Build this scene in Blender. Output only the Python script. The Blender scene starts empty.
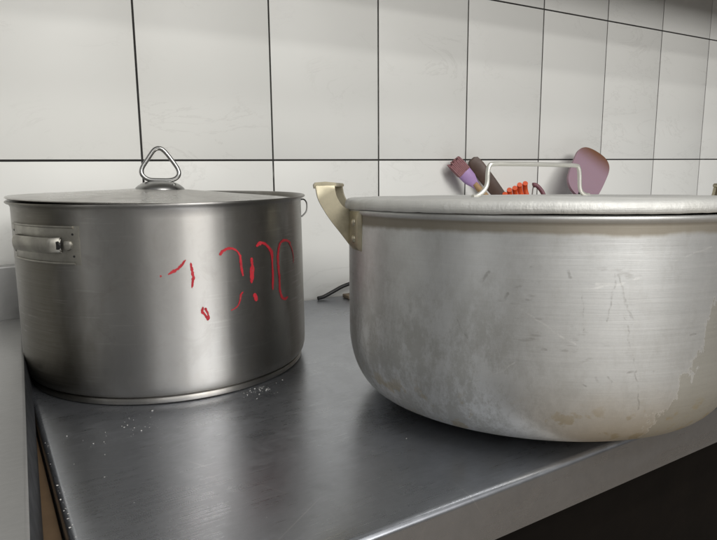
import bpy, bmesh, math, random
from mathutils import Vector, Matrix, noise as mnoise
random.seed(7)
S = bpy.context.scene
COL = S.collection
R = math.radians
Z0 = 1.0819                 # height of the tile joint at camera level above the floor
ZC = 0.85                   # counter top height

# ------------------------------------------------------------------ camera
cam = bpy.data.cameras.new('camera'); cam_o = bpy.data.objects.new('camera', cam); COL.objects.link(cam_o)
yaw, pit, rol = 0.5557, 0.1664, -0.0086
fw = Vector((math.sin(yaw)*math.cos(pit), math.cos(yaw)*math.cos(pit), -math.sin(pit)))
r0 = Vector((math.cos(yaw), -math.sin(yaw), 0)); u0 = r0.cross(fw)
rr = math.cos(rol)*r0 + math.sin(rol)*u0; uu = -math.sin(rol)*r0 + math.cos(rol)*u0
cam_o.matrix_world = Matrix(((rr.x, uu.x, -fw.x, -0.0069), (rr.y, uu.y, -fw.y, -0.9067), (rr.z, uu.z, -fw.z, Z0-0.0112), (0, 0, 0, 1)))
cam.sensor_fit = 'HORIZONTAL'; cam.sensor_width = 36; cam.lens = 36*615.4/717
cam.clip_start = 0.02; cam.clip_end = 100
S.camera = cam_o

# ------------------------------------------------------------------ world and lamps (kitchen light)
w = bpy.data.worlds.new('World'); S.world = w; w.use_nodes = True
wn = w.node_tree.nodes; wl = w.node_tree.links
bg = wn['Background']
tc = wn.new('ShaderNodeTexCoord'); sp = wn.new('ShaderNodeSeparateXYZ'); wl.new(tc.outputs['Generated'], sp.inputs[0])
rp = wn.new('ShaderNodeValToRGB')
mr = wn.new('ShaderNodeMapRange'); mr.inputs[1].default_value = -1; mr.inputs[2].default_value = 1
wl.new(sp.outputs['Z'], mr.inputs[0]); wl.new(mr.outputs[0], rp.inputs[0])
e = rp.color_ramp.elements
e[0].position = 0.0; e[0].color = (.10, .085, .07, 1)
e[1].position = 1.0; e[1].color = (.62, .62, .61, 1)
for pos, c in ((.46, (.12, .11, .10, 1)), (.56, (.22, .22, .212, 1)), (.72, (.42, .42, .41, 1))):
    k = e.new(pos); k.color = c
at = wn.new('ShaderNodeMath'); at.operation = 'ARCTAN2'; wl.new(sp.outputs['Y'], at.inputs[0]); wl.new(sp.outputs['X'], at.inputs[1])
am = wn.new('ShaderNodeMapRange'); am.inputs[1].default_value = -math.pi; am.inputs[2].default_value = math.pi; wl.new(at.outputs[0], am.inputs[0])
az_r = wn.new('ShaderNodeValToRGB'); wl.new(am.outputs[0], az_r.inputs[0])
e = az_r.color_ramp.elements          # the room is dim to the left and right, with one narrow bright patch far left
def deg(a): return (a+180)/360
e[0].position = 0; e[0].color = (.30, .30, .30, 1); e[1].position = 1; e[1].color = (.30, .30, .30, 1)
for a, v in ((-175, .35), (-171, 6.5), (-166, 6.5), (-161, .85), (-140, .95), (-100, .80), (-60, .9), (-46, .40), (20, .35), (90, .5), (130, .30)):
    k = e.new(deg(a)); k.color = (v, v, v, 1)
wx = wn.new('ShaderNodeMix'); wx.data_type = 'RGBA'; wx.blend_type = 'MULTIPLY'; wx.inputs[0].default_value = 1
wl.new(rp.outputs[0], wx.inputs[6]); wl.new(az_r.outputs[0], wx.inputs[7])
wl.new(wx.outputs[2], bg.inputs[0]); bg.inputs[1].default_value = 0.45

def area(name, loc, target, sx, sy, power, col=(1, .985, .955)):
    l = bpy.data.lights.new(name, 'AREA'); l.shape = 'RECTANGLE'; l.size = sx; l.size_y = sy; l.energy = power; l.color = col
    o = bpy.data.objects.new(name, l); COL.objects.link(o); o.location = loc
    o.rotation_euler = (Vector(target)-Vector(loc)).to_track_quat('-Z', 'Y').to_euler()
    return o
ZL = Z0+1.7
area('ceiling_or_fill_lamp', (0.36, -1.43, ZL), (0.50, -0.4, ZC), 1.0, .07, 6.2)
area('ceiling_or_fill_lamp', (0.47, -1.88, ZL), (0.50, -0.4, ZC), 1.0, .07, 7)
area('ceiling_or_fill_lamp', (0.63, -2.55, ZL), (0.50, -0.4, ZC), 1.0, .08, 9.5)
area('ceiling_or_fill_lamp', (1.05, -4.6, ZL), (0.50, -0.4, ZC), 2.1, .9, 76)      # unseen fill light, added to soften the shade steps on the wall
area('ceiling_or_fill_lamp', (-1.25, -4.5, ZL), (0.50, -0.4, ZC), 2.0, .9, 22)  # second unseen fill, added to lift the middle of the steel pot
S.view_settings.view_transform = 'Standard'; S.view_settings.look = 'None'
S.view_settings.exposure = 0.22; S.view_settings.gamma = 1

# ------------------------------------------------------------------ helpers
def tag(o, label=None, cat=None, group=None, kind=None):
    for k, v in (('label', label), ('category', cat), ('group', group), ('kind', kind)):
        if v: o[k] = v
    return o
def empty(name, loc, rz=0):
    o = bpy.data.objects.new(name, None); o.empty_display_size = .02; COL.objects.link(o); o.location = loc; o.rotation_euler = (0, 0, rz); return o
def link(name, bm, mat, parent=None, smooth=True, ang=35, loc=None, rot=None):
    bmesh.ops.recalc_face_normals(bm, faces=bm.faces)
    me = bpy.data.meshes.new(name); bm.to_mesh(me); bm.free()
    if smooth:
        for p in me.polygons: p.use_smooth = True
        me.set_sharp_from_angle(angle=R(ang))
    if mat: me.materials.append(mat)
    o = bpy.data.objects.new(name, me); COL.objects.link(o)
    if parent: o.parent = parent
    if loc is not None: o.location = loc
    if rot is not None: o.rotation_euler = rot
    return o
def lathe(bm, prof, n=160, cx=0, cy=0, close=False):
    """revolve (r, z) pairs about z; r == 0 ends become a pole"""
    rings = []
    for r, z in prof:
        if r < 1e-6: rings.append([bm.verts.new((cx, cy, z))])
        else: rings.append([bm.verts.new((cx+r*math.cos(2*math.pi*i/n), cy+r*math.sin(2*math.pi*i/n), z)) for i in range(n)])
    pairs = list(zip(rings, rings[1:]))
    if close: pairs.append((rings[-1], rings[0]))
    for a, b in pairs:
        for i in range(n):
            j = (i+1) % n
            if len(a) == 1 and len(b) == 1: continue
            if len(a) == 1: bm.faces.new((a[0], b[i], b[j]))
            elif len(b) == 1: bm.faces.new((a[i], a[j], b[0]))
            else: bm.faces.new((a[i], a[j], b[j], b[i]))
    return bm
def catmull(pts, sub=6, closed=False):
    pts = [Vector(p) for p in pts]; n = len(pts); out = []
    rng = range(n if closed else n-1)
    for i in rng:
        g = (lambda k: pts[k % n]) if closed else (lambda k: pts[max(0, min(n-1, k))])
        a, b, c, d = g(i-1), g(i), g(i+1), g(i+2)
        for s in range(sub):
            t = s/sub
            out.append(.5*((2*b)+(c-a)*t+(2*a-5*b+4*c-d)*t*t+(3*b-a-3*c+d)*t**3))
    if not closed: out.append(pts[-1])
    return out
def tube(bm, pts, rad, n=12, closed=False, flat=1.0, upv=None):
    pts = [Vector(p) for p in pts]; N = len(pts); rings = []
    rad = rad if isinstance(rad, (list, tuple)) else [rad]*N
    prev = None
    for i, p in enumerate(pts):
        a = pts[(i-1) % N] if (closed or i > 0) else p
        b = pts[(i+1) % N] if (closed or i < N-1) else p
        t = (b-a).normalized()
        ref = upv or prev or (Vector((0, 0, 1)) if abs(t.z) < .9 else Vector((1, 0, 0)))
        x = (ref - t*ref.dot(t)).normalized(); y = t.cross(x); prev = x
        rings.append([bm.verts.new(p + x*(rad[i]*math.cos(2*math.pi*k/n)) + y*(rad[i]*flat*math.sin(2*math.pi*k/n))) for k in range(n)])
    for i in range(N if closed else N-1):
        a, b = rings[i], rings[(i+1) % N]
        for k in range(n):
            bm.faces.new((a[k], a[(k+1) % n], b[(k+1) % n], b[k]))
    if not closed:
        bm.faces.new(rings[0][::-1]); bm.faces.new(rings[-1])
    return bm
def box(bm, x0, x1, y0, y1, z0, z1, bev=0, seg=2):
    v = [bm.verts.new((x, y, z)) for z in (z0, z1) for y in (y0, y1) for x in (x0, x1)]
    f = [bm.faces.new([v[i] for i in q]) for q in ((0, 2, 3, 1), (4, 5, 7, 6), (0, 1, 5, 4), (2, 6, 7, 3), (0, 4, 6, 2), (1, 3, 7, 5))]
    if bev:
        ed = list({e_ for q in f for e_ in q.edges})
        bmesh.ops.bevel(bm, geom=ed, offset=bev, segments=seg, affect='EDGES', profile=.5)
    return bm
def prism(bm, outline, axis_o, ax, ay, an, th, bev=0):
    """closed 2D outline extruded by th along an, centred"""
    lo = [bm.verts.new(axis_o+ax*p[0]+ay*p[1]-an*(th/2)) for p in outline]
    hi = [bm.verts.new(axis_o+ax*p[0]+ay*p[1]+an*(th/2)) for p in outline]
    n = len(outline)
    f1 = bm.faces.new(lo[::-1]); f2 = bm.faces.new(hi)
    for i in range(n): bm.faces.new((lo[i], lo[(i+1) % n], hi[(i+1) % n], hi[i]))
    if bev: bmesh.ops.bevel(bm, geom=list(f1.edges)+list(f2.edges), offset=bev, segments=2, affect='EDGES', profile=.5)
    return bm

# ------------------------------------------------------------------ material helpers
class NT:
    def __init__(s, name):
        s.m = bpy.data.materials.new(name); s.m.use_nodes = True; s.t = s.m.node_tree; s.n = s.t.nodes; s.l = s.t.links
        s.b = s.n['Principled BSDF']; s.co = s.n.new('ShaderNodeTexCoord').outputs['Object']
    def node(s, ty, **kw):
        q = s.n.new(ty)
        for k, v in kw.items(): setattr(q, k, v)
        return q
    def inp(s, sock, v):
        if isinstance(v, bpy.types.NodeSocket): s.l.new(v, sock)
        elif v is not None: sock.default_value = v
    def math(s, op, a, b=None, c=None, clamp=False):
        q = s.node('ShaderNodeMath', operation=op, use_clamp=clamp)
        for i, v in enumerate((a, b, c)): s.inp(q.inputs[i], v)
        return q.outputs[0]
    def map(s, scale=(1, 1, 1), loc=(0, 0, 0), rot=(0, 0, 0), vec=None):
        q = s.node('ShaderNodeMapping'); s.l.new(vec or s.co, q.inputs[0]); q.inputs[1].default_value = loc; q.inputs[2].default_value = rot; q.inputs[3].default_value = scale
        return q.outputs[0]
    def noise(s, scale, detail=4, rough=.55, vec=None, dist=0):
        q = s.node('ShaderNodeTexNoise'); q.inputs['Scale'].default_value = scale; q.inputs['Detail'].default_value = detail
        q.inputs['Roughness'].default_value = rough; q.inputs['Distortion'].default_value = dist
        s.l.new(vec or s.co, q.inputs['Vector']); return q.outputs['Fac']
    def rng(s, v, a, b, c=0, d=1, smooth=False):
        q = s.node('ShaderNodeMapRange'); q.interpolation_type = 'SMOOTHSTEP' if smooth else 'LINEAR'
        s.l.new(v, q.inputs[0])
        for i, x in enumerate((a, b, c, d)): s.inp(q.inputs[i+1], x)
        return q.outputs[0]
    def mix(s, f, a, b, mode='MIX'):
        q = s.node('ShaderNodeMix', data_type='RGBA', blend_type=mode)
        s.inp(q.inputs[0], f)
        s.inp(q.inputs[6], a if isinstance(a, bpy.types.NodeSocket) else (*a, 1)); s.inp(q.inputs[7], b if isinstance(b, bpy.types.NodeSocket) else (*b, 1))
        return q.outputs[2]
    def bump(s, h, strength=.2, dist=.001, normal=None):
        q = s.node('ShaderNodeBump'); q.inputs['Strength'].default_value = strength; q.inputs['Distance'].default_value = dist
        s.l.new(h, q.inputs['Height'])
        if normal: s.l.new(normal, q.inputs['Normal'])
        return q.outputs[0]
    def sep(s, vec=None):
        q = s.node('ShaderNodeSeparateXYZ'); s.l.new(vec or s.co, q.inputs[0]); return q.outputs
    def out(s, color=None, rough=None, metal=None, normal=None, **kw):
        s.inp(s.b.inputs['Base Color'], color if isinstance(color, bpy.types.NodeSocket) or color is None else (*color, 1))
        s.inp(s.b.inputs['Roughness'], rough); s.inp(s.b.inputs['Metallic'], metal)
        if normal: s.l.new(normal, s.b.inputs['Normal'])
        for k, v in kw.items(): s.inp(s.b.inputs[k.replace('_', ' ')], v)
        return s.m
    def tangent(s):
        q = s.node('ShaderNodeTangent', direction_type='RADIAL', axis='Z'); s.l.new(q.outputs[0], s.b.inputs['Tangent'])

def simple(name, col, rough=.5, metal=0, var=.12, scale=60):
    t = NT(name); n = t.noise(scale, 5); c2 = tuple(x*(1-var*2) for x in col)
    return t.out(t.mix(t.rng(n, .3, .7), col, c2), t.rng(n, .3, .7, max(.03, rough-.07), min(1, rough+.07)), metal, t.bump(n, .08, .0005))

def steel_round(name, base=(.40, .39, .375), r0=.37, r1=.44, aniso=.86, grime=.35, film_shade=True):
    t = NT(name)
    streak = t.noise(1, 6, .7, t.map((10, 10, 900)))
    fine = t.noise(1, 4, .6, t.map((60, 60, 3200)))
    smudge = t.noise(14, 5, .6)
    blot = t.noise(38, 6, .65, t.map((1, 1, .55)))
    z = t.sep()[2]
    low = t.rng(z, .045, 0, 0, 1, True)                      # scorched, greasy foot of the pot
    g = t.math('ADD', t.math('MULTIPLY', t.rng(blot, .52, .72, 0, 1), .45), t.math('MULTIPLY', low, t.rng(smudge, .3, .6, .1, .7)), clamp=True)
    c = t.mix(t.math('MULTIPLY', g, grime), base, (.26, .22, .16))
    if film_shade:  # darkens both flanks: brown grease plus dim reflections put into the colour
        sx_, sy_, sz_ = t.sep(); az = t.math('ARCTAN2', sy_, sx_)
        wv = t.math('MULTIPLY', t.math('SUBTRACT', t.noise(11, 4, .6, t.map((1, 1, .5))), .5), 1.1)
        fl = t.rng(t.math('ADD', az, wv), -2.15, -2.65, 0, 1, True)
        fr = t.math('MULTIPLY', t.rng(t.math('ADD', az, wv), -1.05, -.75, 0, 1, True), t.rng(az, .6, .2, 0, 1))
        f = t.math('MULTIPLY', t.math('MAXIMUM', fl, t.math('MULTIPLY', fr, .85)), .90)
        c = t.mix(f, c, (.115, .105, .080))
    c = t.mix(t.rng(streak, .3, .7, 0, .22), c, (.40, .39, .37))
    # long fine scratches
    scr = t.noise(1, 2, .5, t.map((26, 26, 520), rot=(.22, .12, 0)))
    sl = t.math('MULTIPLY', t.rng(scr, .60, .68, 0, 1), t.rng(t.noise(16, 3), .48, .6, 0, 1))
    c = t.mix(t.math('MULTIPLY', sl, .13), c, (.72, .71, .69))
    prints = t.rng(t.noise(30, 6, .7, t.map((1, 1, .8)), 1.5), .50, .62, 0, 1)
    c = t.mix(t.math('MULTIPLY', prints, .16), c, (.25, .24, .22))
    rough = t.math('ADD', t.rng(smudge, .3, .7, r0, r1), t.math('ADD', t.rng(streak, .3, .7, -.02, .03), t.math('MULTIPLY', prints, .05)))
    rough = t.math('ADD', rough, t.math('MULTIPLY', g, .06))
    h = t.math('ADD', t.math('MULTIPLY', fine, .35), t.math('ADD', t.math('MULTIPLY', streak, .5), t.math('MULTIPLY', scr, .2)))
    nb = t.bump(h, .02, .0003); wav = t.noise(24, 3, .5, t.map((1, 1, .10))); nb = t.bump(wav, .16, .0022, nb)
    t.tangent()
    return t.out(c, rough, 1.0, nb, Anisotropic=aniso, Anisotropic_Rotation=0.25)

M = {}
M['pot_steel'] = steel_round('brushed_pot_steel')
M['lid_steel'] = steel_round('lid_steel', (.60, .59, .57), .22, .30, .55, .15, False)
M['rod_steel'] = simple('polished_rod_steel', (.42, .42, .41), .30, 1, .12, 90)
M['handle_steel'] = simple('greasy_handle_steel', (.44, .425, .38), .46, 1, .2, 45)

def counter_metal(name, base, r0, r1, metal=.93, sm_k=1.0):
    t = NT(name)
    br = t.noise(1, 6, .7, t.map((6, 700, 200)))
    sm = t.noise(7, 6, .62, t.map((1.0, 1.4, 1)))
    cloud = t.noise(26, 7, .7, t.map((1, .7, 1), rot=(0, 0, .5)), 1.2)
    spots = t.noise(120, 3, .6)
    dab = t.rng(cloud, .46, .66, 0, 1)
    fine = t.noise(1, 5, .7, t.map((90, 300, 90)))
    smear = t.noise(1, 7, .72, t.map((34, 95, 40), rot=(0, 0, .12)), 1.3)
    c = t.mix(t.math('MULTIPLY', dab, .22*sm_k), base, tuple(x*.74 for x in base))
    c = t.mix(t.rng(fine, .35, .7, 0, .30), c, tuple(x*.72 for x in base))
    flat = t.math('MULTIPLY', t.rng(t.sep()[2], -.004, -.001, 0, 1), sm_k)         # the smears lie on the worktop, not on its skirt
    flat = t.math('MULTIPLY', flat, t.rng(t.noise(6, 3), .38, .62, .25, 1))
    c = t.mix(t.math('MULTIPLY', flat, t.rng(smear, .52, .66, 0, .30)), c, tuple(x*1.4 for x in base))
    c = t.mix(t.math('MULTIPLY', flat, t.rng(smear, .46, .30, 0, .22)), c, tuple(x*.6 for x in base))
    speck = t.math('MULTIPLY', flat, t.rng(t.noise(230, 4, .7), .60, .72, 0, .35))
    c = t.mix(speck, c, (.20, .20, .21))
    c = t.mix(t.rng(spots, .66, .78, 0, .25), c, (.62, .61, .58))
    rough = t.math('ADD', t.rng(sm, .3, .7, r0, r1), t.math('ADD', t.math('ADD', t.math('MULTIPLY', dab, .04), t.math('MULTIPLY', flat, t.rng(smear, .35, .65, -.03, .05))), t.rng(br, .3, .7, -.04, .05)))
    scr = t.node('ShaderNodeTexVoronoi', feature='DISTANCE_TO_EDGE'); scr.inputs['Scale'].default_value = 5
    t.l.new(t.map((1, 2.6, 1), rot=(0, 0, .7)), scr.inputs['Vector'])
    line = t.rng(scr.outputs['Distance'], 0, .004, 1, 0)
    line = t.math('MULTIPLY', line, t.rng(t.noise(9, 2), .55, .62, 0, 1))
    c = t.mix(t.math('MULTIPLY', line, .35), c, (.75, .75, .74))
    nb = t.bump(t.math('ADD', t.math('MULTIPLY', br, .3), cloud), .04, .0005)
    nb = t.bump(t.noise(5, 2, .4), .12, .006, nb)
    return t.out(c, rough, metal, nb)
M['counter'] = counter_metal('worn_counter_steel', (.435, .452, .488), .25, .33)
M['table'] = counter_metal('matte_table_steel', (.50, .50, .495), .42, .52, .8, 0.0)

def aluminium(name, stained=True, base=(.80, .815, .815), lid=False):
    t = NT(name); x, y, z = t.sep()
    ang = t.math('ARCTAN2', y, x)
    brush = t.noise(1, 6, .72, t.map((7, 7, 420)))
    fine = t.noise(1, 5, .65, t.map((30, 30, 1800)))
    cloud = t.noise(9, 7, .62)
    grain = t.noise(70, 6, .7, t.map((1, 1, .6)))
    c = t.mix(t.rng(cloud, .35, .66, 0, .75), base, (.60, .605, .60))
    mott = t.noise(30, 8, .78, t.map((1, 1, .55)))
    c = t.mix(t.rng(mott, .48, .66, 0, .34), c, (.46, .455, .43))
    c = t.mix(t.rng(mott, .44, .30, 0, .40), c, (.86, .86, .845))
    c = t.mix(t.rng(brush, .35, .7, 0, .22), c, (.58, .57, .55))
    c = t.mix(t.rng(grain, .58, .8, 0, .35), c, (.52, .51, .48))
    rough = t.math('ADD', t.rng(cloud, .3, .7, .36, .48) if not lid else t.rng(mott, .3, .7, .50, .66), t.rng(brush, .3, .7, -.04, .05))
    metal = .72 if not lid else .55
    if stained:
        a2 = t.math('ARCTAN2', t.math('MULTIPLY', y, -1), t.math('MULTIPLY', x, -1))
        warp = t.noise(16, 5, .6)
        warp2 = t.noise(34, 6, .65, t.map((1, 1, .8)))
        # yellow heat tint toward the foot
        lowz = t.rng(t.math('ADD', z, t.math('MULTIPLY', warp, .045)), .085, .022, 0, 1, True)
        patch = t.rng(a2, .64, 1.14, 0, 1, True)
        c = t.mix(t.math('MULTIPLY', t.math('MULTIPLY', lowz, patch), .6), c, (.66, .55, .38))
        # grey blooms along the bottom left flank
        bl = t.math('MULTIPLY', t.rng(t.math('ADD', z, t.math('MULTIPLY', warp2, .12)), .22, .12, 0, 1, True), t.rng(t.noise(40, 9, .82, t.map((1, 1, .6))), .44, .55, 0, 1))
        bl = t.math('MULTIPLY', bl, t.rng(a2, .99, .54, .25, 1, True))
        c = t.mix(t.math('MULTIPLY', bl, .50), c, (.33, .325, .29))
        # dried water mark with a pale tide line at the right flank: height of its edge climbs to the right
        edge = t.math('MULTIPLY_ADD', t.math('ADD', ang, 1.884), .34, .018)
        jag = t.math('ADD', t.math('MULTIPLY', t.math('SUBTRACT', warp2, .5), .16), t.math('MULTIPLY', t.math('SUBTRACT', t.noise(75, 5, .7, t.map((1.2, 1.2, .5))), .5), .09))
        d = t.math('SUBTRACT', t.math('ADD', edge, jag), z)
        on = t.rng(a2, 1.12, 1.22, 0, 1, True)
        wet = t.math('MULTIPLY', t.rng(d, 0, .003, 0, 1, True), on)
        tide = t.math('MULTIPLY', t.math('MULTIPLY', t.rng(d, -.007, -.0015, 0, 1, True), t.rng(d, -.0005, .002, 1, 0, True)), on)
        c = t.mix(t.math('MULTIPLY', wet, .70), c, (.42, .40, .34))
        c = t.mix(t.math('MULTIPLY', tide, .5), c, (.86, .85, .81))
        # ochre burn spots near the foot
        oc = t.math('MULTIPLY', t.rng(t.noise(42, 4, .6), .56, .63, 0, 1, True), t.rng(z, .05, .025, 0, 1, True))
        c = t.mix(t.math('MULTIPLY', oc, .5), c, (.46, .37, .20))
        # brown band just under the rim
        rim = t.math('MULTIPLY', t.rng(t.math('ADD', z, t.math('MULTIPLY', warp, .010)), .1645, .1690, 0, 1, True), t.rng(z, .1700, .1716, 1, .15))
        c = t.mix(t.math('MULTIPLY', rim, .78), c, (.255, .215, .15))
        # individual scuffs, nicks and scratches: (azimuth, height) of both ends, half width, tone, strength
        P2 = t.node('ShaderNodeCombineXYZ')
        wob = t.math('MULTIPLY', t.math('SUBTRACT', t.noise(60, 3), .5), .010)
        t.l.new(t.math('ADD', t.math('MULTIPLY', ang, .178), wob), P2.inputs[0]); t.l.new(t.math('ADD', z, t.math('MULTIPLY', t.math('SUBTRACT', t.noise(45, 3), .5), .006)), P2.inputs[1])
        def vm(op, a, b=None):
            q = t.node('ShaderNodeVectorMath', operation=op)
            for i_, v_ in enumerate((a, b)):
                if isinstance(v_, bpy.types.NodeSocket): t.l.new(v_, q.inputs[i_])
                elif v_ is not None: q.inputs[i_].default_value = v_
            return q
        def seg(a0, z0, a1, z1, w):
            p0 = (a0*.178, z0, 0); d = (a1*.178-p0[0], z1-z0, 0); ll = d[0]**2+d[1]**2
            rel = vm('SUBTRACT', P2.outputs[0], p0).outputs[0]
            tt = t.math('DIVIDE', vm('DOT_PRODUCT', rel, d).outputs['Value'], ll, clamp=True)
            sc_ = t.node('ShaderNodeVectorMath', operation='SCALE'); sc_.inputs[0].default_value = d; t.l.new(tt, sc_.inputs['Scale'])
            ds = vm('LENGTH', vm('SUBTRACT', rel, sc_.outputs[0]).outputs[0]).outputs['Value']
            return t.rng(ds, w*.3, w, 1, 0, True)
        broken = t.rng(t.noise(150, 4, .7), .42, .62, .0, 1)
        def many(lst):
            acc = None
            for q in lst:
                k_ = seg(*q); acc = k_ if acc is None else t.math('MAXIMUM', acc, k_)
            return t.math('MULTIPLY', acc, broken)
        darks = many([(-2.0968, .1357, -2.1136, .1029, .0011), (-2.085, .1356, -2.0266, .1041, .0011), (-2.0549, .1042, -1.98, .060, .0008), (-1.98, .060, -1.9563, .0388, .0008),
                      (-2.2141, .121, -2.2077, .0971, .0007), (-2.4194, .1394, -2.430, .1350, .0020), (-2.577, .1345, -2.6042, .127, .0020), (-2.4882, .1219, -2.5103, .1152, .0018),
                      (-2.362, .0817, -2.340, .0808, .0013), (-1.9139, .0661, -1.893, .0655, .0014), (-2.2163, .0584, -2.185, .0560, .0010), (-2.150, .0625, -2.125, .0575, .0012), (-2.105, .0635, -2.0849, .0595, .0010),
                      (-1.7428, .0899, -1.71, .0905, .0010), (-2.02, .0665, -1.985, .0672, .0010), (-2.70, .098, -2.66, .085, .0009), (-2.27, .1375, -2.262, .1335, .0016)])
        lights = many([(-2.4398, .1096, -2.235, .0864, .0009), (-2.2076, .1245, -1.9962, .1334, .0009), (-2.17, .1285, -2.07, .1295, .0013), (-2.66, .05, -2.4, .075, .0006), (-1.85, .145, -1.66, .152, .0008)])
        c = t.mix(t.math('MULTIPLY', darks, .42), c, (.22, .21, .19))
        c = t.mix(t.math('MULTIPLY', lights, .55), c, (.92, .92, .90))
        # faint rub marks all over
        rub = t.math('MULTIPLY', t.rng(t.noise(1, 3, .6, t.map((70, 70, 240), rot=(.35, .2, 0))), .60, .70, 0, 1), t.rng(t.noise(15, 3), .5, .62, 0, 1))
        c = t.mix(t.math('MULTIPLY', rub, .42), c, (.36, .35, .33))
        rough = t.math('ADD', rough, t.math('ADD', t.math('MULTIPLY', wet, .12), t.math('ADD', t.math('MULTIPLY', bl, .08), t.math('MULTIPLY', rim, .2))))
    h = t.math('ADD', t.math('MULTIPLY', brush, .6), t.math('ADD', t.math('MULTIPLY', fine, .3), t.math('MULTIPLY', grain, .5)))
    nb = t.bump(h, .18, .0006) if not lid else t.bump(t.math('ADD', h, t.math('MULTIPLY', mott, 2.5)), .5, .0010); nb = t.bump(t.noise(7, 2, .4), .14, .006, nb)
    t.tangent()
    return t.out(c, rough, metal, nb, Anisotropic=.45, Anisotropic_Rotation=0.25)
M['alu'] = aluminium('stained_aluminium')
M['alu_lid'] = aluminium('pitted_lid_aluminium', False, (.80, .80, .765), True)
M['alu_handle'] = simple('tarnished_handle_aluminium', (.66, .60, .44), .42, .8, .22, 55)
M['alu_wire'] = simple('pale_lid_wire', (.80, .79, .73), .38, .7, .06, 80)
M['rivet'] = simple('rivet_aluminium', (.66, .60, .46), .36, 1, .1, 60)
t = NT('flaking_red_paint'); fk = t.noise(420, 5, .7); bl = t.noise(90, 3)
M['paint'] = t.out(t.mix(t.rng(fk, .58, .68, 0, .75), t.mix(t.rng(bl, .35, .65), (.54, .028, .042), (.40, .016, .028)), (.25, .12, .11)), t.rng(fk, .3, .7, .4, .6), 0, t.bump(fk, .2, .0004))
t = NT('dark_grout'); gn = t.noise(14, 6, .75)
M['grout'] = t.out(t.mix(t.rng(gn, .60, .72), t.mix(t.rng(t.noise(3, 3), .35, .65), (.017, .016, .016), (.038, .036, .033)), (.16, .155, .145)), .9, 0, t.bump(t.noise(300, 3), .3, .0006))
M['board'] = simple('brown_board', (.17, .108, .058), .6, 0, .2, 20)
M['under_shade'] = simple('under_shade_brown', (.006, .0045, .0036), .7, 0, .15, 20)  # near-black colour stands in for the shade under the worktops
M['under_shade'].node_tree.nodes['Principled BSDF'].inputs['Specular IOR Level'].default_value = .12
M['floor'] = simple('brown_floor', (.30, .245, .185), .6, 0, .2, 8)
M['rubber'] = simple('black_cable_rubber', (.012, .012, .012), .45, 0, .1, 80)
M['wood'] = simple('pale_beech', (.46, .29, .14), .55, 0, .15, 40)
M['edge'] = simple('dark_edge_steel', (.15, .155, .165), .45, .9, .25, 40)  # table edge in a darker steel tone than its top
M['tan'] = simple('weathered_tan_wood', (.25, .195, .135), .6, 0, .2, 60)
M['darkwood'] = simple('dark_wood', (.075, .038, .024), .5, 0, .2, 50)
M['lilac'] = simple('lilac_silicone', (.42, .27, .52), .5, 0, .05, 40)
M['bristle'] = simple('mauve_bristles', (.33, .15, .16), .6, 0, .15, 200)
M['orange'] = simple('orange_silicone', (.72, .10, .025), .45, 0, .08, 40)
M['plum'] = simple('plum_silicone', (.20, .08, .10), .5, 0, .1, 40)
M['jar'] = simple('grey_stoneware', (.32, .31, .29), .4, 0, .1, 30)
M['crumb'] = simple('pale_crumb', (.62, .61, .58), .35, 0, .1, 300)
M['shelf'] = simple('shelf_steel', (.42, .41, .40), .4, 1, .08, 20)
# spatula: mauve silicone that turns brown towards its tip
t = NT('brown_tipped_silicone'); zz = t.sep()[2]
st = t.rng(t.math('ADD', zz, t.math('MULTIPLY', t.noise(30, 4), .012)), .085, .136, 0, 1, True)
M['spatula'] = t.out(t.mix(st, (.32, .215, .265), (.15, .065, .028)), .45, 0, t.bump(t.noise(200, 3), .05, .0004), Subsurface_Weight=.05)
# glazed wall tile: off-white, faint marbled veins that change from tile to tile
t = NT('glazed_tile'); x, y, z = t.sep()
ix = t.math('FLOOR', t.math('DIVIDE', x, .2)); iz = t.math('FLOOR', t.math('DIVIDE', z, .2964))
cb = t.node('ShaderNodeCombineXYZ'); t.l.new(ix, cb.inputs[0]); t.l.new(iz, cb.inputs[1])
wnz = t.node('ShaderNodeTexWhiteNoise'); t.l.new(cb.outputs[0], wnz.inputs['Vector'])
sc = t.node('ShaderNodeVectorMath', operation='MULTIPLY_ADD'); t.l.new(wnz.outputs['Color'], sc.inputs[0]); sc.inputs[1].default_value = (7, 7, 7); t.l.new(t.co, sc.inputs[2])
n1 = t.noise(1, 6, .66, t.map((5, 5, 11), rot=(.5, .7, .3), vec=sc.outputs[0]), 1.1); n2 = t.noise(4, 5, .6, sc.outputs[0], .4)
vein = t.math('MULTIPLY', t.rng(t.math('ABSOLUTE', t.math('SUBTRACT', n1, .5)), 0, .018, 1, 0, True), t.rng(n2, .48, .62, 0, 1, True))
c = t.mix(t.rng(n2, .3, .7, 0, .35), (.768, .766, .735), (.705, .703, .672))
c = t.mix(t.math('MULTIPLY', vein, .22), c, (.50, .49, .46))
tone = t.rng(wnz.outputs['Value'], 0, 1, .965, 1.0)
hsv = t.node('ShaderNodeHueSaturation'); t.l.new(c, hsv.inputs['Color']); t.l.new(tone, hsv.inputs['Value'])
M['tile'] = t.out(hsv.outputs[0], t.rng(n2, .3, .7, .42, .52), 0, t.bump(t.noise(6, 3, .5, sc.outputs[0]), .05, .004))

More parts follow.
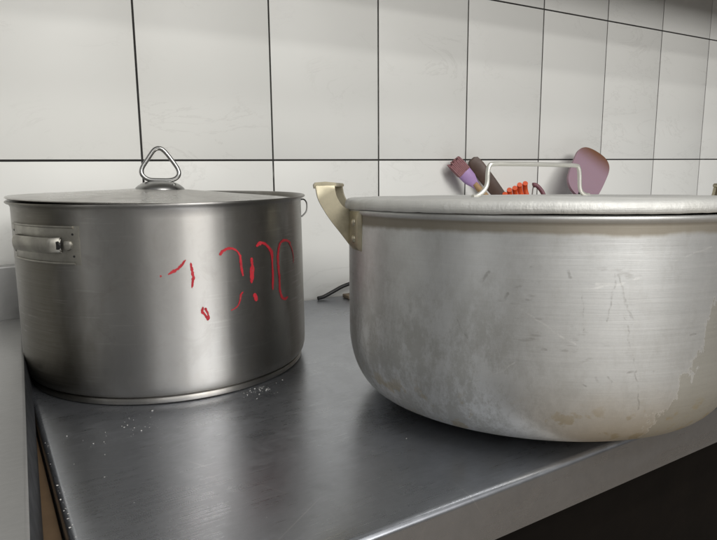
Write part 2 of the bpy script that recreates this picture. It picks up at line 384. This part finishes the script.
# ------------------------------------------------------------------ setting: floor, wall
bm = bmesh.new(); box(bm, -3, 5, -6, .3, -.05, 0)
tag(link('floor', bm, M['floor'], smooth=False), kind='structure')
wall = empty('tiled_wall', (0, 0, Z0))
tag(wall, 'wall of glossy off white marbled tiles with thin dark joints behind both pots', 'wall')
bm = bmesh.new()
TW, TH, G = .2, .2964, .0030
for i in range(-5, 22):
    for j in range(-4, 6):
        x0, x1, z0, z1 = i*TW+G/2, (i+1)*TW-G/2, j*TH+G/2, (j+1)*TH-G/2
        if z0 < -1.02: z0 = -Z0
        dy = random.uniform(-.0003, .0003); tx = random.uniform(-.0008, .0008)*TW; tz = random.uniform(-.0008, .0008)*TH
        b = .0016
        o_ = [bm.verts.new((x, .004, zq)) for x, zq in ((x0, z0), (x1, z0), (x1, z1), (x0, z1))]
        q_ = [bm.verts.new((x, .0008+dy, zq)) for x, zq in ((x0, z0), (x1, z0), (x1, z1), (x0, z1))]
        p_ = [bm.verts.new((x, dy+(tx if x > x0+.05 else -tx)+(tz if zq > z0+.05 else -tz), zq)) for x, zq in ((x0+b, z0+b), (x1-b, z0+b), (x1-b, z1-b), (x0+b, z1-b))]
        bm.faces.new(p_)
        for k in range(4):
            bm.faces.new((q_[k], q_[(k+1) % 4], p_[(k+1) % 4], p_[k])); bm.faces.new((o_[k], o_[(k+1) % 4], q_[(k+1) % 4], q_[k]))
link('tile_face', bm, M['tile'], wall, smooth=True, ang=50)
bm = bmesh.new(); box(bm, -1.0, 4.4, .0022, .12, -Z0, 6*TH)
link('grout_bed', bm, M['grout'], wall, smooth=False)

# overhead wall shelf above the frame: its front edge throws the stepped shade on the upper tiles
sh = empty('wall_shelf', (0, 0, Z0+.42)); tag(sh, 'steel wall shelf high above the pots', 'shelf')
bm = bmesh.new(); box(bm, -1.0, 3.6, -.30, -.003, 0, .03, .003); link('shelf_board', bm, M['shelf'], sh)
for xk in (-.8, .6, 2.1, 3.3):
    bm = bmesh.new(); box(bm, xk, xk+.02, -.26, -.004, .0305, .16, .002); link('shelf_bracket', bm, M['shelf'], sh)

# ------------------------------------------------------------------ main counter
CX0, CX1, CY0 = .0235, 2.4, -.6205
ctr = empty('steel_counter', (0, 0, ZC)); tag(ctr, 'worn blue grey stainless steel counter that both pots stand on', 'counter')
bm = bmesh.new()
# cross-section swept along x: rounded front edge and down-turned skirt; back edge up to the wall
def skirt(y_edge, sgn, r=.005, drop=.039, steps=6):
    pts = []
    for k in range(steps+1):
        a = math.pi/2*k/steps
        pts.append((y_edge+sgn*(r-r*math.sin(a)), -r+r*math.cos(a)))
    pts.append((y_edge, -drop)); pts.append((y_edge+sgn*.002, -drop-.0012)); pts.append((y_edge+sgn*.014, -drop-.0012)); pts.append((y_edge+sgn*.014, -drop+.004))
    return pts
sec = [(-.004, 0)]
for k in range(1, 40): sec.append((-.004+(CY0+.005+.004)*k/40, 0))
sec += skirt(CY0, 1)
rows = []
NX = 120
for i in range(NX+1):
    x = CX0+.004+(CX1-CX0-.004)*i/NX
    rows.append([bm.verts.new((x, yy, zz_)) for yy, zz_ in sec])
for a, b in zip(rows, rows[1:]):
    for k in range(len(sec)-1): bm.faces.new((a[k], a[k+1], b[k+1], b[k]))
# rolled left edge with down-turn
prev = rows[0]
for dx, dz in ((-.0025, -.0006), (-.0042, -.0022), (-.005, -.005), (-.005, -.036)):
    cur = []
    for yy, zz_ in sec:
        cur.append(bm.verts.new((CX0+.004+dx, yy, zz_+(dz if zz_ > -.006 else 0)) if zz_ > -.006 else (CX0+.004+dx, yy, min(zz_, zz_))))
    for k in range(len(sec)-1): bm.faces.new((prev[k], prev[k+1], cur[k+1], cur[k]))
    prev = cur
link('top', bm, M['counter'], ctr, ang=40)
bm = bmesh.new(); box(bm, CX0+.03, CX1-.02, CY0+.05, -.05, -ZC+.10, -.012)
link('shade_panel', bm, M['under_shade'], ctr, smooth=False)  # added dark sheet in place of the shaded space under the counter
for xk in (CX0+.04, 1.2, CX1-.08):
    for yk in (CY0+.07, -.12):
        bm = bmesh.new(); box(bm, xk, xk+.04, yk, yk+.04, -ZC, -ZC+.101, .003); link('leg', bm, M['shelf'], ctr)

# ------------------------------------------------------------------ left table with upstand
ZT = Z0-.199
tbl = empty('steel_table', (0, 0, ZT)); tag(tbl, 'matte grey steel table with raised back edge at far left', 'table')
A = Vector((.0205, -.186)); B = Vector((-.0012, -.5704)); dr = (B-A).normalized()
def edge_x(y): return A.x+(B.x-A.x)*(y-A.y)/(B.y-A.y)
prof = [(0, 0), (.0013, -.0004), (.0024, -.0014)]
trim = [(.0024, -.0014), (.0032, -.0030), (.0038, -.0060), (.0078, -.034)]
bm = bmesh.new(); rows = []
ys = [-.026+(-.95+.026)*k/40 for k in range(41)]
for y in ys:
    ex = edge_x(y)
    row = [bm.verts.new((-1.1+(ex+1.1)*k/8, y, 0)) for k in range(8)]
    row += [bm.verts.new((ex+a, y, b)) for a, b in prof]
    rows.append(row)
for a, b in zip(rows, rows[1:]):
    for k in range(len(a)-1): bm.faces.new((a[k], a[k+1], b[k+1], b[k]))
link('table_top', bm, M['table'], tbl, ang=50)
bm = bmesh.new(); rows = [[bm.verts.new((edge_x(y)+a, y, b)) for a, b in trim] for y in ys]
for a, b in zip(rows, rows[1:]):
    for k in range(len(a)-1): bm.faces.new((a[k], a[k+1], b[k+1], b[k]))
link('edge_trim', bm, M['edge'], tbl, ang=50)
bm = bmesh.new(); box(bm, -1.1, edge_x(-.02)+.003, -.0255, -.0045, -.03, .0680, .0022, 3)
link('upstand', bm, M['table'], tbl)
bm = bmesh.new(); box(bm, -1.0, -.03, -.90, -.05, -ZT+.1, -.006)
link('shade_panel', bm, M['under_shade'], tbl, smooth=False)
for xk in (-.99, -.08):
    for yk in (-.88, -.10):
        bm = bmesh.new(); box(bm, xk, xk+.04, yk, yk+.04, -ZT, -ZT+.101, .003); link('leg', bm, M['shelf'], tbl)
# brown board in the gap between the two
bm = bmesh.new(); box(bm, -.010, CX0-.0025, -.86, -.01, -.012, 0, .001)
gap = link('brown_board', bm, M['board'], loc=(0, 0, ZC-.014)); tag(gap, 'brown wooden board seen down the narrow gap between table and counter', 'board')

# ------------------------------------------------------------------ pot with red writing (stainless)
p1 = empty('steel_stockpot', (.1769, -.1957, ZC+.0003))
tag(p1, 'brushed stainless steel pot with faded red painted numbers and a strap handle', 'pot')
H1 = .1891
bm = bmesh.new()
lathe(bm, [(0, .0075), (.10, .0072), (.1470, .0068), (.1500, .0082), (.1528, .0118), (.1543, .018), (.1547, .026), (.1545, .06), (.1541, .12), (.1536, .176), (.1536, .1835), (.1548, .1858), (.1572, .1868),
           (.1582, .1876), (.1584, .1886), (.1576, .1894), (.1560, .1893), (.1536, .1884), (.1526, .1868), (.1524, .182), (.1530, .06), (.1530, .028), (.148, .013), (0, .011)], 200)
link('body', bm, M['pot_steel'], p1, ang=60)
bm = bmesh.new()
lathe(bm, [(0, 0), (.1440, 0), (.1490, .0006), (.1500, .0018), (.1500, .0046), (.1492, .0060), (.1470, .0066), (0, .0066)], 160)
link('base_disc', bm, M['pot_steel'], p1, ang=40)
def cyl(az, r, z): return Vector((r*math.cos(R(az)), r*math.sin(R(az)), z))
RB = .1545
# painted strokes: (azimuth deg, height, half width mm) traced on the body
strokes = {
 'one': [[(-107.5, .1233, .9), (-106.9, .1237, .7)], [(-104.9, .1246, .5), (-103.4, .1268, 1.0), (-101.5, .1296, .9), (-99.98, .1335, 1.0), (-98.8, .1374, .6)],
         [(-97.22, .1344, .7), (-96.9, .1277, 1.0), (-96.67, .1203, 1.1), (-97.31, .1105, .7)]],
 'comma': [[(-93.84, .0919, .6), (-94.09, .087, 1.1), (-92.99, .083, .9), (-92.12, .0783, 1.5)], [(-93.2, .0905, 1.2), (-92.3, .0856, .7), (-91.95, .0794, 1.0)]],
 'three': [[(-86.98, .1391, 1.0), (-85.58, .143, 1.1), (-83.69, .1447, 1.0), (-81.5, .1439, .8), (-80.04, .141, .6), (-79.0, .1364, .9), (-78.77, .1293, 1.2), (-78.5, .1216, 1.0), (-78.05, .1163, .6)],
           [(-78.3, .1009, .6), (-79.3, .0986, .9), (-79.97, .0923, .7), (-81.15, .0872, .5), (-83.7, .0845, .4)]],
 'zero': [[(-74.1, .1334, 1.0), (-73.96, .1255, 1.6), (-74.2, .1167, 1.7), (-74.57, .1079, 1.1)], [(-73.6, .0974, 1.3), (-72.86, .0925, 1.4), (-72.5, .089, 1.0)],
          [(-71.76, .1437, .9), (-70.2, .1462, 1.2), (-68.18, .1461, .9), (-65.87, .142, .9), (-64.2, .1369, 1.5), (-63.53, .131, 1.3), (-63.6, .1241, .8), (-63.47, .1125, 1.0), (-63.9, .0964, .7)]],
 'last_zero': [[(-49.58, .1404, .6), (-53.47, .1445, .9), (-56.9, .1446, 1.0), (-58.87, .1398, 1.2), (-59.96, .1297, 1.3), (-59.89, .118, 1.3), (-59.5, .1061, 1.2), (-59.45, .0943, 1.2), (-58.37, .0866, 1.1), (-56.3, .0831, 1.0), (-53.67, .0841, .9)],
               [(-51.6, .1422, .6), (-48.84, .1341, .6), (-47.43, .1251, .5), (-47.86, .1179, .4)]]}
for nm, sts in strokes.items():
    bm = bmesh.new()
    for stp in sts:
        P = catmull([(R(a)*RB, z, hw*.001) for a, z, hw in stp], 8)
        L_, Rg = [], []
        for i, p in enumerate(P):
            a = P[max(0, i-1)]; b = P[min(len(P)-1, i+1)]; tdir = Vector((b.x-a.x, b.y-a.y)).normalized(); nv = Vector((-tdir.y, tdir.x))
            j1 = 1+.7*mnoise.noise((p.x*700, p.y*700, 1)); j2 = 1+.7*mnoise.noise((p.x*700, p.y*700, 5))
            end = min(1, .35+min(i, len(P)-1-i)/3)
            for lst, s_, jj in ((L_, 1, j1), (Rg, -1, j2)):
                q = Vector((p.x, p.y))+nv*(s_*p.z*(1.45 if 'zero' in nm else 1.2)*jj*end)
                # body radius at this height plus paint thickness
                rad = .1547-(max(0, q.y-.026))*.0062+.00025
                lst.append(bm.verts.new((rad*math.cos(q.x/RB), rad*math.sin(q.x/RB), q.y)))
        for i in range(len(P)-1): bm.faces.new((L_[i], L_[i+1], Rg[i+1], Rg[i]))
    link('painted_comma' if nm == 'comma' else 'painted_digit', bm, M['paint'], p1)

def patch(bm, a0, a1, z0, z1, r, th, na=24, nz=6, corner=2.0):
    """curved plate wrapped round the pot, th thick"""
    g = []
    for i in range(na+1):
        a = a0+(a1-a0)*i/na; col_ = []
        for j in range(nz+1):
            z = z0+(z1-z0)*j/nz
            e_ = (min(i, na-i) == 0) or (min(j, nz-j) == 0)
            col_.append(bm.verts.new(cyl(a, r+(th if not e_ else th*.25), z)))
        g.append(col_)
    for i in range(na):
        for j in range(nz): bm.faces.new((g[i][j], g[i+1][j], g[i+1][j+1], g[i][j+1]))
    # skirt back to the body
    rim_ = [g[i][0] for i in range(na+1)]+[g[na][j] for j in range(1, nz+1)]+[g[i][nz] for i in range(na-1, -1, -1)]+[g[0][j] for j in range(nz-1, 0, -1)]
    back = [bm.verts.new(Vector((v.co.x, v.co.y, 0)).normalized()*(r-.0012)+Vector((0, 0, v.co.z))) for v in rim_]
    for k in range(len(rim_)): bm.faces.new((rim_[k], rim_[(k+1) % len(rim_)], back[(k+1) % len(rim_)], back[k]))

def strap_handle(az):
    """riveted plate, a hollow strap bowed off it, a rivet at each end"""
    half = 19.5; ZM = .1525
    bm = bmesh.new(); patch(bm, az-half, az+half, .1345, .1700, .1538, .0013, 40, 8)
    for zz_ in (.1690, .1358):      # pressed ribs along both long edges
        tube(bm, [cyl(az-half+2+(2*half-4)*k/30, .1550, zz_) for k in range(31)], .0011, 8)
    hd = link('handle', bm, M['handle_steel'], p1, ang=30)
    bm = bmesh.new()
    # bowed strap with a C-shaped section, standing up to 12 mm off the plate
    n = 40; rows_ = []
    for i in range(n+1):
        s = i/n; a = az-half+7+(2*half-14)*s
        off = .0006+.0054*min(1, math.sin(math.pi*s)*3.2)**.8 if 0 < s < 1 else .0006
        row_ = []
        for k in range(9):
            b = -math.pi/2+math.pi*k/8
            row_.append(bm.verts.new(cyl(a, .1548+off+.0030*math.cos(b), ZM+.0072*math.sin(b))))
        for k in range(8, -1, -1):
            b = -math.pi/2+math.pi*k/8
            row_.append(bm.verts.new(cyl(a, .1548+off+.0030*math.cos(b)-.0016, ZM+.0060*math.sin(b))))
        rows_.append(row_)
    m_ = len(rows_[0])
    for a, b in zip(rows_, rows_[1:]):
        for k in range(m_): bm.faces.new((a[k], a[(k+1) % m_], b[(k+1) % m_], b[k]))
    link('strap', bm, M['handle_steel'], hd, ang=50)
    for sgn in (-1, 1):
        bm = bmesh.new(); lathe(bm, [(0, .0032), (.0022, .0029), (.0042, .0018), (.0050, 0), (.0050, -.001)], 24)
        q = cyl(az+sgn*(half-4.3), .1552, ZM); nrm = Vector((q.x, q.y, 0)).normalized()
        ob = link('rivet', bm, M['handle_steel'], hd); ob.location = q; ob.rotation_euler = nrm.to_track_quat('Z', 'Y').to_euler()
        bm = bmesh.new(); lathe(bm, [(0, .0004), (.0034, .0004), (.0040, -.0010)], 20)
        q = cyl(az+sgn*(half-7.6), .1555, ZM)
        ob = link('strap_hole', bm, M['rubber'], hd); ob.location = q+nrm*.0040; ob.rotation_euler = nrm.to_track_quat('Z', 'Y').to_euler()
        for zz_ in (.1425, .1625):
            bm = bmesh.new(); lathe(bm, [(0, .0003), (.0010, .0003), (.0012, -.0006)], 14)
            q = cyl(az+sgn*(half-2.2), .1552, zz_); nrm = Vector((q.x, q.y, 0)).normalized()
            ob = link('plate_hole', bm, M['rubber'], hd); ob.location = q; ob.rotation_euler = nrm.to_track_quat('Z', 'Y').to_euler()
    # wire bail hinged on the plate's upper edge
strap_handle(-153.2)
strap_handle(26.8)
bm = bmesh.new()
tube(bm, catmull([cyl(-19, .1545, .1825), cyl(-20, .1585, .1825), cyl(-21, .1612, .178), cyl(-22, .1602, .169), cyl(-23, .1543, .163)], 6), .0009, 8)
link('wire_loop', bm, M['rod_steel'], p1)

# lid, sunk a little into the pot on its right
p1l = empty('steel_lid', (.1769-.0042, -.1957+.0012, ZC+.1856))
dirx = R(-14)
p1l.rotation_euler = (R(.25), R(1.75), 0)
tag(p1l, 'shallow stainless lid with triangular ring knob resting on the red numbered pot', 'lid')
bm = bmesh.new()
lathe(bm, [(0, .0128), (.030, .0120), (.06, .0098), (.10, .0070), (.135, .0048), (.1495, .0038), (.1530, .0036), (.1538, .0028), (.1530, .0018), (.149, .0018), (.10, .0050), (0, .0108)], 180)
link('lid_disc', bm, M['lid_steel'], p1l, ang=60)
bm = bmesh.new()
lathe(bm, [(.0272, .0110), (.0262, .0136), (.0235, .0158), (.0205, .0178), (.0165, .0196), (.010, .0207), (0, .0211)], 64)
link('knob_base', bm, M['rod_steel'], p1l)
bm = bmesh.new()
ring = [(-.0125, .0030), (0, .0022), (.0135, .0030), (.0200, .0078), (.0195, .0150), (.0120, .0262), (.0045, .0352), (-.0010, .0378), (-.0065, .0352), (-.0130, .0255), (-.0190, .0155), (-.0192, .0085)]
vx = Vector((math.cos(R(-20)), math.sin(R(-20)), 0)); tilt = Vector((-vx.y, vx.x, 0))
tube(bm, catmull([vx*a+Vector((0, 0, .0196+b))+tilt*(b*.18) for a, b in ring], 8, True), .0025, 14, True)
link('ring_pull', bm, M['rod_steel'], p1l)

# ------------------------------------------------------------------ big aluminium pot
p2 = empty('aluminium_stockpot', (.4459, -.4966, ZC+.0052)); p2.rotation_euler = (-.0233, .0259, 0)   # rocks on its bulged bottom
tag(p2, 'large scuffed aluminium pot with riveted cast handles standing at the front edge of the counter', 'pot')
bm = bmesh.new()
pr = [(0, -.0004), (.10, -.0002), (.128, 0), (.135, .0006), (.1408, .0016), (.1443, .0030)]
for k in range(1, 15):
    tt = math.pi/2*k/14
    pr.append((.1443+(.1784-.1443)*math.sin(tt), .0030+.059*(1-math.cos(tt))))
pr += [(.1785, .09), (.1784, .15), (.1781, .168), (.1784, .1706), (.1794, .1716), (.1801, .1730), (.1799, .1746), (.1789, .1756), (.1775, .1756), (.1760, .1740), (.1754, .170), (.1754, .07), (.147, .010), (0, .009)]
lathe(bm, pr, 220)
for v in bm.verts:      # hand-beaten unevenness and small dents
    a = math.atan2(v.co.y, v.co.x); rad = math.hypot(v.co.x, v.co.y)
    if rad > .1:
        k = 1+.0035*mnoise.noise((math.cos(a)*2.2, math.sin(a)*2.2, v.co.z*9))
        v.co.x *= k; v.co.y *= k
link('body', bm, M['alu'], p2, ang=60)
def side_handle(az):
    """cast handle: two legs in upright plates, a flat grip across their tops, riveted feet"""
    er = cyl(az, 1, 0); et = Vector((-er.y, er.x, 0)); ez = Vector((0, 0, 1))
    bm = bmesh.new()
    out = [(.2116, .1962), (.2114, .1930), (.2090, .183), (.2025, .1714), (.1960, .1620), (.1890, .1532), (.1790, .1400)]
    inn = [(.1778, .1742), (.1822, .1752), (.1862, .1770), (.1900, .1815), (.1930, .1880), (.1945, .1962)]
    for sgn in (-1, 1):
        a = az+sgn*13.2; e1 = cyl(a, 1, 0); t1 = Vector((-e1.y, e1.x, 0))
        poly = [(p.x, p.y) for p in catmull([(x, y, 0) for x, y in out], 4)]+[(p.x, p.y) for p in catmull([(x, y, 0) for x, y in inn], 4)]
        prism(bm, poly, Vector((0, 0, 0)), e1, ez, t1, .0042, .0012)
        a0, a1 = sorted((a+sgn*.2, a+sgn*11))
        patch(bm, a0, a1, .1395, .1755, .1784, .0030, 10, 10)
    n = 24; rows_ = []
    sect = [(.2040, .2030), (.2052, .2045), (.2140, .2052), (.2225, .2045), (.2240, .2025), (.2234, .1990), (.2200, .1996), (.2140, .2006), (.2060, .2008), (.2042, .2012)]
    for i in range(n+1):
        a = az-13.6+27.2*i/n
        rows_.append([bm.verts.new(cyl(a, r_-.0112, z_-.0058)) for r_, z_ in sect])
    m_ = len(sect)
    for a, b in zip(rows_, rows_[1:]):
        for k in range(m_): bm.faces.new((a[k], a[(k+1) % m_], b[(k+1) % m_], b[k]))
    bm.faces.new(rows_[0]); bm.faces.new(rows_[-1][::-1])
    hd = link('handle', bm, M['alu_handle'], p2, ang=40)
    for sgn in (-1, 1):
        for zr in (.1640, .1495):
            bm = bmesh.new(); lathe(bm, [(0, .0022), (.0016, .0020), (.0030, .0012), (.0036, 0), (.0036, -.001)], 20)
            q = cyl(az+sgn*(13.2+6.6), .1813, zr); nrm = Vector((q.x, q.y, 0)).normalized()
            ob = link('rivet', bm, M['rivet'], hd); ob.location = q; ob.rotation_euler = nrm.to_track_quat('Z', 'Y').to_euler()
side_handle(145)
side_handle(-35)

off = Matrix.Rotation(.0259, 3, 'Y') @ Matrix.Rotation(-.0233, 3, 'X') @ Vector((0, 0, .1782))
p2l = empty('aluminium_lid', Vector((.4459, -.4966, ZC+.0052))+off); p2l.rotation_euler = (-.0233-.005, .0259-.006, 0)
tag(p2l, 'flat pale aluminium lid with bent wire handle on the large scuffed pot', 'lid')
bm = bmesh.new()
lathe(bm, [(0, .0082), (.09, .0081), (.165, .0078), (.176, .0075), (.1800, .0066), (.1818, .0046), (.1825, .0018), (.1822, -.0008), (.1812, -.0018), (.1800, -.0008), (.176, .0006), (.09, .0030), (0, .0034)], 220)
for v in bm.verts:
    a = math.atan2(v.co.y, v.co.x); rad = math.hypot(v.co.x, v.co.y)
    if rad > .174: v.co.z += .00035*mnoise.noise((math.cos(a)*22, math.sin(a)*22, 5))+.0004*mnoise.noise((math.cos(a)*7, math.sin(a)*7, 8))
    if rad > .15: v.co.z += .0011*mnoise.noise((math.cos(a)*3.3+9, math.sin(a)*3.3, 2))*(rad-.15)/.045
link('lid_disc', bm, M['alu_lid'], p2l, ang=60)
bm = bmesh.new()
w_ = .0614; hz = -.0016
hp = [(-w_-.016, .0100), (-w_-.011, .0108), (-w_-.004, .0145), (-w_+.0005, .0210), (-w_+.0012, .0310), (-w_+.0030, .0375), (-w_+.0085, .0394), (-.03, .0397), (0, .0398), (.03, .0396), (w_-.0075, .0392), (w_-.0030, .0373), (w_-.001, .0310), (w_, .0190), (w_+.0025, .0135), (w_+.008, .0104), (w_+.014, .0098)]
hp = [(a, b+hz) for a, b in hp]
hv = Vector((math.cos(R(-2)), math.sin(R(-2)), 0))
tube(bm, catmull([hv*a+Vector((0, .0, b)) for a, b in hp], 5), .0021, 12)
link('wire_handle', bm, M['alu_wire'], p2l)

# ------------------------------------------------------------------ utensils in a jar behind the big pot
def P(x, y, z): return Vector((x, y, z+Z0))
JX, JY = .945, -.105
jar = empty('utensil_jar', (JX, JY, ZC+.0003)); tag(jar, 'grey stoneware jar holding kitchen utensils behind the large pot', 'jar')
bm = bmesh.new(); lathe(bm, [(0, 0), (.058, 0), (.064, .004), (.066, .06), (.066, .118), (.0655, .122), (.0625, .122), (.062, .118), (.061, .012), (0, .008)], 80)
link('jar_body', bm, M['jar'], jar, ang=50)
def frame_obj(name, base, tip, face, label, cat):
    """Empty at base whose local z runs to tip and whose local y looks along face"""
    o = empty(name, base); z = (Vector(tip)-Vector(base)).normalized(); y = Vector(face); y = (y-z*y.dot(z)).normalized(); x = y.cross(z)
    o.rotation_euler = Matrix((x, y, z)).transposed().to_euler(); tag(o, label, cat); return o, (Vector(tip)-Vector(base)).length
FACE = (.45, .9, -.05)
# pastry brush
base = Vector((JX+.012, JY+.010, ZC+.012)); tip = P(.7508, -.022, -.003)
br, L = frame_obj('pastry_brush', base, tip, FACE, 'pastry brush with lilac head and mauve bristles leaning left behind the large pot', 'brush')
bm = bmesh.new(); tube(bm, [(0, 0, z) for z in (0, .02, L*.4, L-.075, L-.058)], [.004, .0052, .0055, .006, .006], 14, upv=Vector((1, 0, 0))); link('handle', bm, M['wood'], br)
bm = bmesh.new()
hd_ = [(0, 0, L-.068), (0, 0, L-.060), (0, 0, L-.046), (0, 0, L-.030), (0, 0, L-.027)]
tube(bm, hd_, [.0065, .0080, .0130, .0140, .0132], 24, flat=.5, upv=Vector((1, 0, 0))); link('brush_head', bm, M['lilac'], br)
bm = bmesh.new()
for i in range(9):
    for j in range(4):
        xx = -.0115+.023*i/8; yy = -.005+.010*j/3
        tube(bm, [(xx, yy, L-.0285), (xx*1.01, yy*1.05, L-.012), (xx*1.02+random.uniform(-.0006, .0006), yy*1.15, L+random.uniform(-.002, .002))], [.0021, .0021, .0017], 6, upv=Vector((1, 0, 0)))
link('bristles', bm, M['bristle'], br)
# dark wooden spoon handle
base = Vector((JX+.03, JY+.022, ZC+.012)); tip = P(.800, -.016, .001)
sp_, L = frame_obj('wooden_spatula', base, tip, FACE, 'dark brown wooden spatula just right of the pastry brush', 'spatula')
bm = bmesh.new()
bl_ = [(-.006, 0), (.006, 0), (.0085, L*.5), (.0125, L-.06), (.014, L-.02), (.0115, L-.004), (.006, L), (-.006, L), (-.0115, L-.004), (-.014, L-.02), (-.0125, L-.06), (-.0085, L*.5)]
prism(bm, bl_, Vector((0, 0, 0)), Vector((1, 0, 0)), Vector((0, 0, 1)), Vector((0, 1, 0)), .008, .002)
link('blade', bm, M['darkwood'], sp_)
# orange slotted server
base = Vector((JX-.005, JY+.02, ZC+.012)); tip = P(.880, -.05, -.056)
os_, L = frame_obj('pasta_server', base, tip, FACE, 'orange silicone server with finger like tines between spatula and plum hook', 'server')
bm = bmesh.new(); tube(bm, [(0, 0, z) for z in (0, .02, L-.07, L-.05)], [.004, .005, .0055, .007], 14, upv=Vector((1, 0, 0))); link('handle', bm, M['orange'], os_)
bm = bmesh.new()
tube(bm, catmull([(0, 0, L-.055), (0, .002, L-.045), (0, .004, L-.032), (0, .004, L-.022)], 4), [.008, .011, .015, .018, .0205, .022, .023, .0235, .0235, .0235, .0235, .023, .0225], 20, flat=.22, upv=Vector((1, 0, 0)))
for i in range(5):
    xx = -.0195+.039*i/4
    hgt = (-.003, .001, 0, .002, 0)[i]
    tube(bm, catmull([(xx, .004, L-.026), (xx*1.08, .0045, L-.012), (xx*1.12, -.001, L-.002+hgt), (xx*1.14, -.006, L+.002+hgt)], 5), .0050, 10)
link('server_head', bm, M['orange'], os_)
# hooked plum handle
base = Vector((JX+.03, JY-.005, ZC+.012)); tip = P(.925, -.06, -.048)
hk, L = frame_obj('hooked_ladle', base, tip, FACE, 'plum coloured hooked utensil end poking up between orange server and mauve spatula', 'ladle')
bm = bmesh.new()
tube(bm, catmull([(.006, 0, 0), (.008, 0, L*.5), (.009, 0, L-.03), (.0065, 0, L-.012), (.001, 0, L-.002), (-.004, 0, L-.001)], 6), [.0042]*26+[.0045, .005, .0052, .0048, .004], 12); link('handle', bm, M['plum'], hk)
bm = bmesh.new(); tube(bm, catmull([(-.004, 0, L-.003), (-.009, .001, L-.012), (-.016, .002, L-.030), (-.012, 0, L-.06)], 6), .0013, 8); link('wire_hook', bm, M['rod_steel'], hk)
# mauve silicone spatula
base = Vector((JX-.045, JY-.02, ZC+.012)); tip = P(1.1230, -.045, .0150)
sv, L = frame_obj('silicone_spatula', base, tip, FACE, 'broad mauve silicone spatula with brown tip leaning right behind the lid handle', 'spatula')
bm = bmesh.new(); tube(bm, [(0, 0, z) for z in (0, .02, L-.13, L-.115)], [.0045, .0055, .006, .0065], 14, upv=Vector((1, 0, 0))); link('handle', bm, M['rubber'], sv)
bm = bmesh.new()
ol = [(.0, -.001), (.016, 0), (.0275, .010), (.0325, .030), (.035, .055), (.0355, .078), (.031, .091), (.020, .0985), (.004, .0995), (-.012, .097), (-.024, .091), (-.032, .079), (-.0335, .06), (-.0335, .036), (-.031, .016), (-.022, .004), (-.01, -.001)]
ol = [(a*1.2, b*1.28) for a, b in ol]
ol = [(p.x, p.y) for p in catmull([(a, b, 0) for a, b in ol], 4, True)]
prism(bm, ol, Vector((0, 0, 0)), Vector((1, 0, 0)), Vector((0, 0, 1)), Vector((0, 1, 0)), .006, .0022)
link('blade', bm, M['spatula'], sv, loc=(0, 0, L-.127))

# ------------------------------------------------------------------ cable and board at the wall, crumbs
bm = bmesh.new()
tube(bm, catmull([P(.468, -.012, -.2285), P(.480, -.012, -.2268), P(.500, -.012, -.2195), P(.520, -.012, -.2125), P(.55, -.012, -.208), P(.60, -.013, -.209), P(.66, -.014, -.220), P(.70, -.02, -.2275), P(.80, -.03, -.2279)], 8), .0032, 12)
tag(link('power_cable', bm, M['rubber']), 'black cable arching up from the counter against the tiled wall', 'cable')
bm = bmesh.new()
box(bm, 0, .16, -.022, 0, 0, .0065, .0015)
bd = link('wood_offcut', bm, M['tan'], loc=(.513, -.016, ZC+.0004)); tag(bd, 'thin tan wooden strip lying under the black cable at the wall', 'strip')

bm = bmesh.new()
def crumb(x, y, z, s):
    g = bmesh.ops.create_icosphere(bm, subdivisions=1, radius=s)
    sx, sy, sz = random.uniform(.6, 1.6), random.uniform(.6, 1.6), random.uniform(.35, .7)
    for v in g['verts']:
        v.co = Vector((x+v.co.x*sx*random.uniform(.8, 1.2), y+v.co.y*sy*random.uniform(.8, 1.2), z+s*sz*.8+v.co.z*sz))
def unpx(u, v, z):
    """table of crumb spots on the counter was measured as (x, y) on its plane"""
    return u, v
def size(): return min(.0010, .00030*math.exp(random.gauss(0, .5)))
for k in range(60): crumb(random.gauss(.095, .032), random.gauss(-.385, .016), ZC+.0001, size()*.8)
for k in range(70): crumb(random.gauss(.222, .014), random.gauss(-.352, .008), ZC+.0001, size())
for k in range(34): crumb(CX0+abs(random.gauss(.001, .003)), random.uniform(-.56, -.36), ZC+.0001-.0003, size())
for k in range(30): crumb(random.uniform(.05, .42), random.uniform(-.58, -.30), ZC+.0001, size()*.7)
tag(link('crumbs', bm, M['crumb']), 'scattered pale crumbs and droplets on the counter before the steel pot', 'crumbs', kind='stuff')
